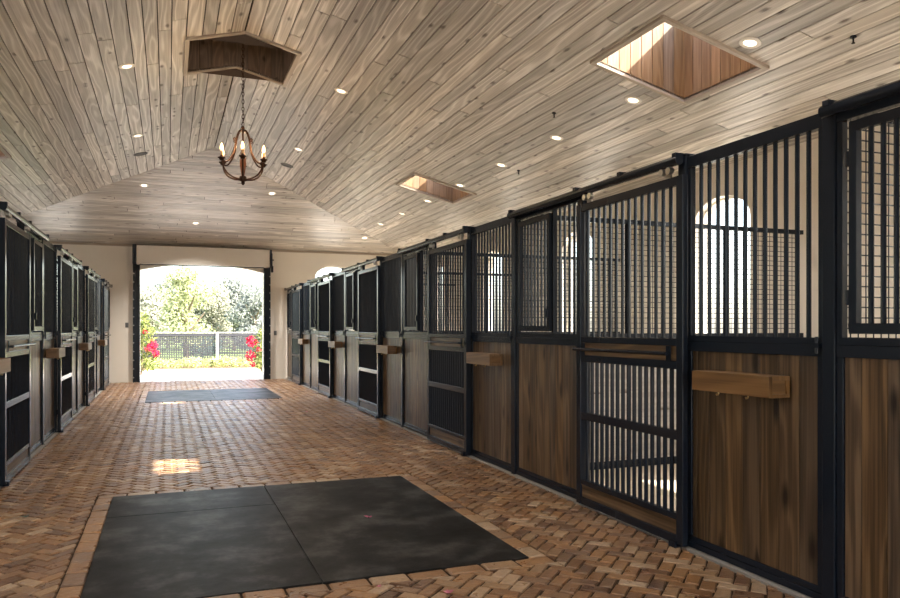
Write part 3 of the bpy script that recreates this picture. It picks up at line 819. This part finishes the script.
petal(-.92, 5.83, .03, 'dark withered leaf on bricks left of the mats', 'leaf_dark')
petal(2.02, 11.6, .03, 'tiny red blossom on bricks far along the right row')

# ------------------------------------------------------------------ OUTSIDE
b = MB(); b.box(-14, 16, YE + .3, 25.2, -.12, -.004); b.box(DX0 - .1, DX1 + .1, YE + .2, YE + .31, -.12, -.004); struct('ground_paving', b, M['paving'])
b = MB(); b.box(-14, 16, YB - 14, YB, -.12, -.004); b.box(OR + T, OR + 14, YB, YE + .3, -.12, -.004); b.box(OL - T - 14, OL - T, YB, YE + .3, -.12, -.004); struct('ground_yard', b, M['paving'])
b = MB(); b.box(-14, 16, 25.2, 26.9, -.12, .02); struct('ground_bed', b, M['soil'])
b = MB(); b.box(-45, 60, 26.9, 110, -.12, .0); struct('ground_lawn', b, M['lawn'])
def leaves(mb, c, R, n, s, shell=.45):
    for _ in range(n):
        while True:
            p = Vector((random.uniform(-1, 1), random.uniform(-1, 1), random.uniform(-1, 1)))
            if shell < p.length < 1: break
        p = Vector((c[0] + p.x * R[0], c[1] + p.y * R[1], c[2] + p.z * R[2]))
        a = Vector((random.gauss(0, 1), random.gauss(0, 1), random.gauss(0, 1))).normalized(); bb = a.orthogonal().normalized()
        L = s * random.uniform(.6, 1.2)
        mb.face([p - a * L, p + bb * L * .45, p + a * L, p - bb * L * .45], None, random.random())
def tree(x, y, h, blobs, n, s, mat, label, trunk=.12):
    root = empty('tree', (x, y, 0), label=label, cat='tree', group='trees beyond the fence')
    f = MB()
    for bx, by, bz, rr, rzz in blobs: leaves(f, (bx, by, bz), (rr, rr, rzz), int(n * rr * rr), s)
    f.build('foliage', M[mat], root)
    t = MB(); t.tube([(0, 0, -.1), (.03, .02, h * .3), (-.02, .03, h * .62)], [trunk, trunk * .8, trunk * .35], 8)
    for k in range(5):
        a = k * 1.3; t.tube([(0, 0, h * (.28 + .05 * k)), (math.cos(a) * h * .1, math.sin(a) * h * .1, h * (.42 + .05 * k)), (math.cos(a) * h * .2, math.sin(a) * h * .2, h * (.55 + .05 * k))], [trunk * .5, trunk * .35, trunk * .12], 6)
    t.build('trunk', M['bark'], root, smooth=True)
def blob_crown(h, w, k, lo=.3):
    r = []
    for i in range(k):
        a = random.random() * 2 * PI; q = random.random()
        zc = h * (lo + (.96 - lo) * q); spread_ = w * (.55 if q < .75 else .28)
        r.append((math.cos(a) * spread_ * random.random(), math.sin(a) * spread_ * random.random(), zc, w * random.uniform(.28, .45), w * random.uniform(.22, .36)))
    return r
def at(px, y): # world x seen under pixel column px at depth y
    t = (px - 450) / 741.94; s_, c_ = math.sin(.3633), math.cos(.3633)
    return y * (s_ + t * c_) / (c_ - t * s_)
def htop(px, py, y):
    x = at(px, y); return 1.31 + (328.35 - py) / 741.94 * (x * math.sin(.3633) + y * math.cos(.3633))
for px, py, y, w, k, mat, lb in (
    (186, 272, 31, 1.55, 16, 'leaf_lime', 'bright lime green tree in the middle of the doorway'),
    (150, 287, 36, 1.9, 12, 'leaf_olive', 'pale olive tree at the left of the doorway'),
    (213, 285, 42, 2.2, 14, 'leaf_olive', 'pale olive tree just right of the lime tree'),
    (234, 280, 46, 2.3, 14, 'leaf_grey', 'grey green tree between olive tree and right jamb'),
    (255, 284, 40, 1.9, 12, 'leaf_grey', 'grey green tree beside the right jamb'),
    (168, 281, 52, 2.6, 12, 'leaf_grey', 'hazy grey tree behind the lime tree on its left'),
    (128, 278, 44, 2.4, 12, 'leaf_grey', 'grey green tree half hidden by the left jamb'),
    (280, 276, 50, 2.6, 12, 'leaf_olive', 'olive tree hidden mostly behind the right jamb')):
    h = htop(px, py, y)
    tree(at(px, y), y, h, blob_crown(h, w, k + 8, .2), 560, .085 * y / 36, mat, lb)
for px, py, y, w, lb in ((199, 327, 33, .55, 'dark blue green bush behind the fence, right of the lime tree'), (208, 333, 35, .5, 'small dark bush behind the fence near its post')):
    root = empty('bush', (at(px, y), y, 0), label=lb, cat='bush'); f = MB(); h = htop(px, py, y)
    leaves(f, (0, 0, h * .5), (w * 1.3, w, h * .5), 900, .07, .2); f.build('foliage', M['leaf_dark'], root)
# fence
FY = 27.0
fe = empty('lattice_fence', (0, FY, 0), label='grey square lattice fence with pale top rail across the yard', cat='fence')
b = MB(); b.box(-7, 10, -.05, .05, 1.145, 1.185); b.build('top_rail', M['fence_cap'], fe)
b = MB(); b.box(-7, 10, -.03, .03, .10, .16); b.box(-7, 10, -.03, .03, 1.05, 1.13); b.build('rail', M['fence'], fe)
for x in (1.6 - 3.0 * 2, 1.6 - 3.0, 1.6, 4.6, 7.6):
    p = MB(); p.box(x - .045, x + .045, -.06, .06, -.05, 1.14); p.build('fence_post', M['fence_cap'], fe)
b = MB(); x = -6.95
while x < 9.95: b.box(x - .015, x + .015, .0, .012, .16, 1.06); x += .056
z = .20
while z < 1.05: b.box(-7, 10, -.014, -.001, z - .017, z + .017); z += .056
b.build('lattice', M['fence'], fe)
# low border plants in front of the fence
x = -2.6; n = 0; pc = None
while x < 5.2:
    if n % 4 == 0 and n < 16 or pc is None:
        o = empty('border_plant'); f = MB(); leaves(f, (0, 0, .16), (.15, .15, .17), 150, .045, .1); f.build('foliage', M['leaf_cover'], o); pc = o
    else: o = dup(pc, (0, 0, 0))
    o.location = (x, 25.6 + (n % 2) * .36 + random.uniform(-.04, .04), .01); o.rotation_euler = (0, 0, random.random() * 6); s = random.uniform(.9, 1.2); o.scale = (s, s, s)
    tag(o, 'low yellow green plant in the border along the lattice fence', 'plant', 'border plants along the fence'); x += .21; n += 1
# bougainvillea at both jambs
def boug(x, y, pts, fl, label):
    o = empty('flowering_shrub', (x, y, 0), label=label, cat='flowering shrub', group='flowering shrubs beside the doorway')
    f = MB()
    for q in pts: leaves(f, q[:3], (q[3], q[3], q[4]), q[5], .06, .1)
    f.build('foliage', M['leaf_shrub'], o)
    g = MB()
    for q in fl: leaves(g, q[:3], (q[3], q[3], q[3]), q[4], .05, .0)
    g.build('blossoms', M['flower'], o)
    t = MB()
    for k in range(5):
        a = k * 1.26; t.tube([(0, 0, -.02), (math.cos(a) * .12, math.sin(a) * .12, .45), (math.cos(a) * .2, math.sin(a) * .2, 1.0)], [.018, .013, .006], 6)
    t.build('stem', M['bark'], o, smooth=True)
yb = 22.6
boug(at(141, yb), yb, [(0, 0, .9, .36, .5, 380), (-.05, 0, 1.5, .3, .3, 200), (.18, 0, .35, .3, .3, 200), (.12, 0, 1.15, .3, .3, 150)],
     [(.33, -.1, .85, .12, 60), (.38, -.1, .6, .12, 60), (.2, -.2, .75, .12, 35), (.1, -.2, 1.2, .08, 18)], 'green shrub with crimson blossoms at the left jamb outside')
boug(at(262, yb), yb, [(0, 0, .8, .3, .45, 300), (.0, 0, .3, .3, .28, 220), (.1, 0, 1.2, .2, .2, 80)],
     [(-.30, -.1, .92, .17, 120), (-.34, -.1, .5, .16, 90), (-.12, -.2, .7, .1, 30), (-.28, -.15, .25, .08, 20)], 'shrub with dense crimson blossoms at the right jamb outside')

# ------------------------------------------------------------------ LIGHT
sd = Vector((-1, .435, -.97)).normalized()
sun = D.lights.new('sun', 'SUN'); sun.energy = 13; sun.angle = math.radians(.6); sun.color = (1, .93, .82)
so = D.objects.new('sun', sun); COL.objects.link(so); so.rotation_euler = sd.to_track_quat('-Z', 'Y').to_euler(); so.location = (20, -10, 20)
w = D.worlds.new('sky'); SC.world = w; w.use_nodes = True
n, l = w.node_tree.nodes, w.node_tree.links
sk = n.new('ShaderNodeTexSky'); sk.sky_type = 'NISHITA'; sk.sun_disc = False
sk.sun_elevation = math.asin(-sd.z); sk.sun_rotation = math.atan2(-sd.x, -sd.y)
sk.dust_density = 2.5; sk.air_density = 1.0
hs = n.new('ShaderNodeHueSaturation'); hs.inputs['Saturation'].default_value = .75
l.new(sk.outputs[0], hs.inputs['Color']); l.new(hs.outputs[0], n['Background'].inputs['Color'])
n['Background'].inputs['Strength'].default_value = .5

# ------------------------------------------------------------------ CAMERA
cam = D.cameras.new('camera'); co = D.objects.new('camera', cam); COL.objects.link(co)
co.location = (0, 0, 1.31); co.rotation_euler = (PI / 2, 0, -.3633)
cam.sensor_width = 36; cam.lens = 36 * 741.94 / 900; cam.shift_y = (328.35 - 299) / 900; cam.clip_end = 300
SC.camera = co
vs = SC.view_settings; vs.view_transform = 'Standard'; vs.look = 'None'; vs.gamma = 1; vs.use_curve_mapping = False; vs.exposure = 1.25
SC.cycles.use_denoising = True
SC.cycles.max_bounces = 10; SC.cycles.diffuse_bounces = 6; SC.cycles.transparent_max_bounces = 16
SC.cycles.sample_clamp_indirect = 8
SC.cycles.caustics_reflective = False; SC.cycles.caustics_refractive = False
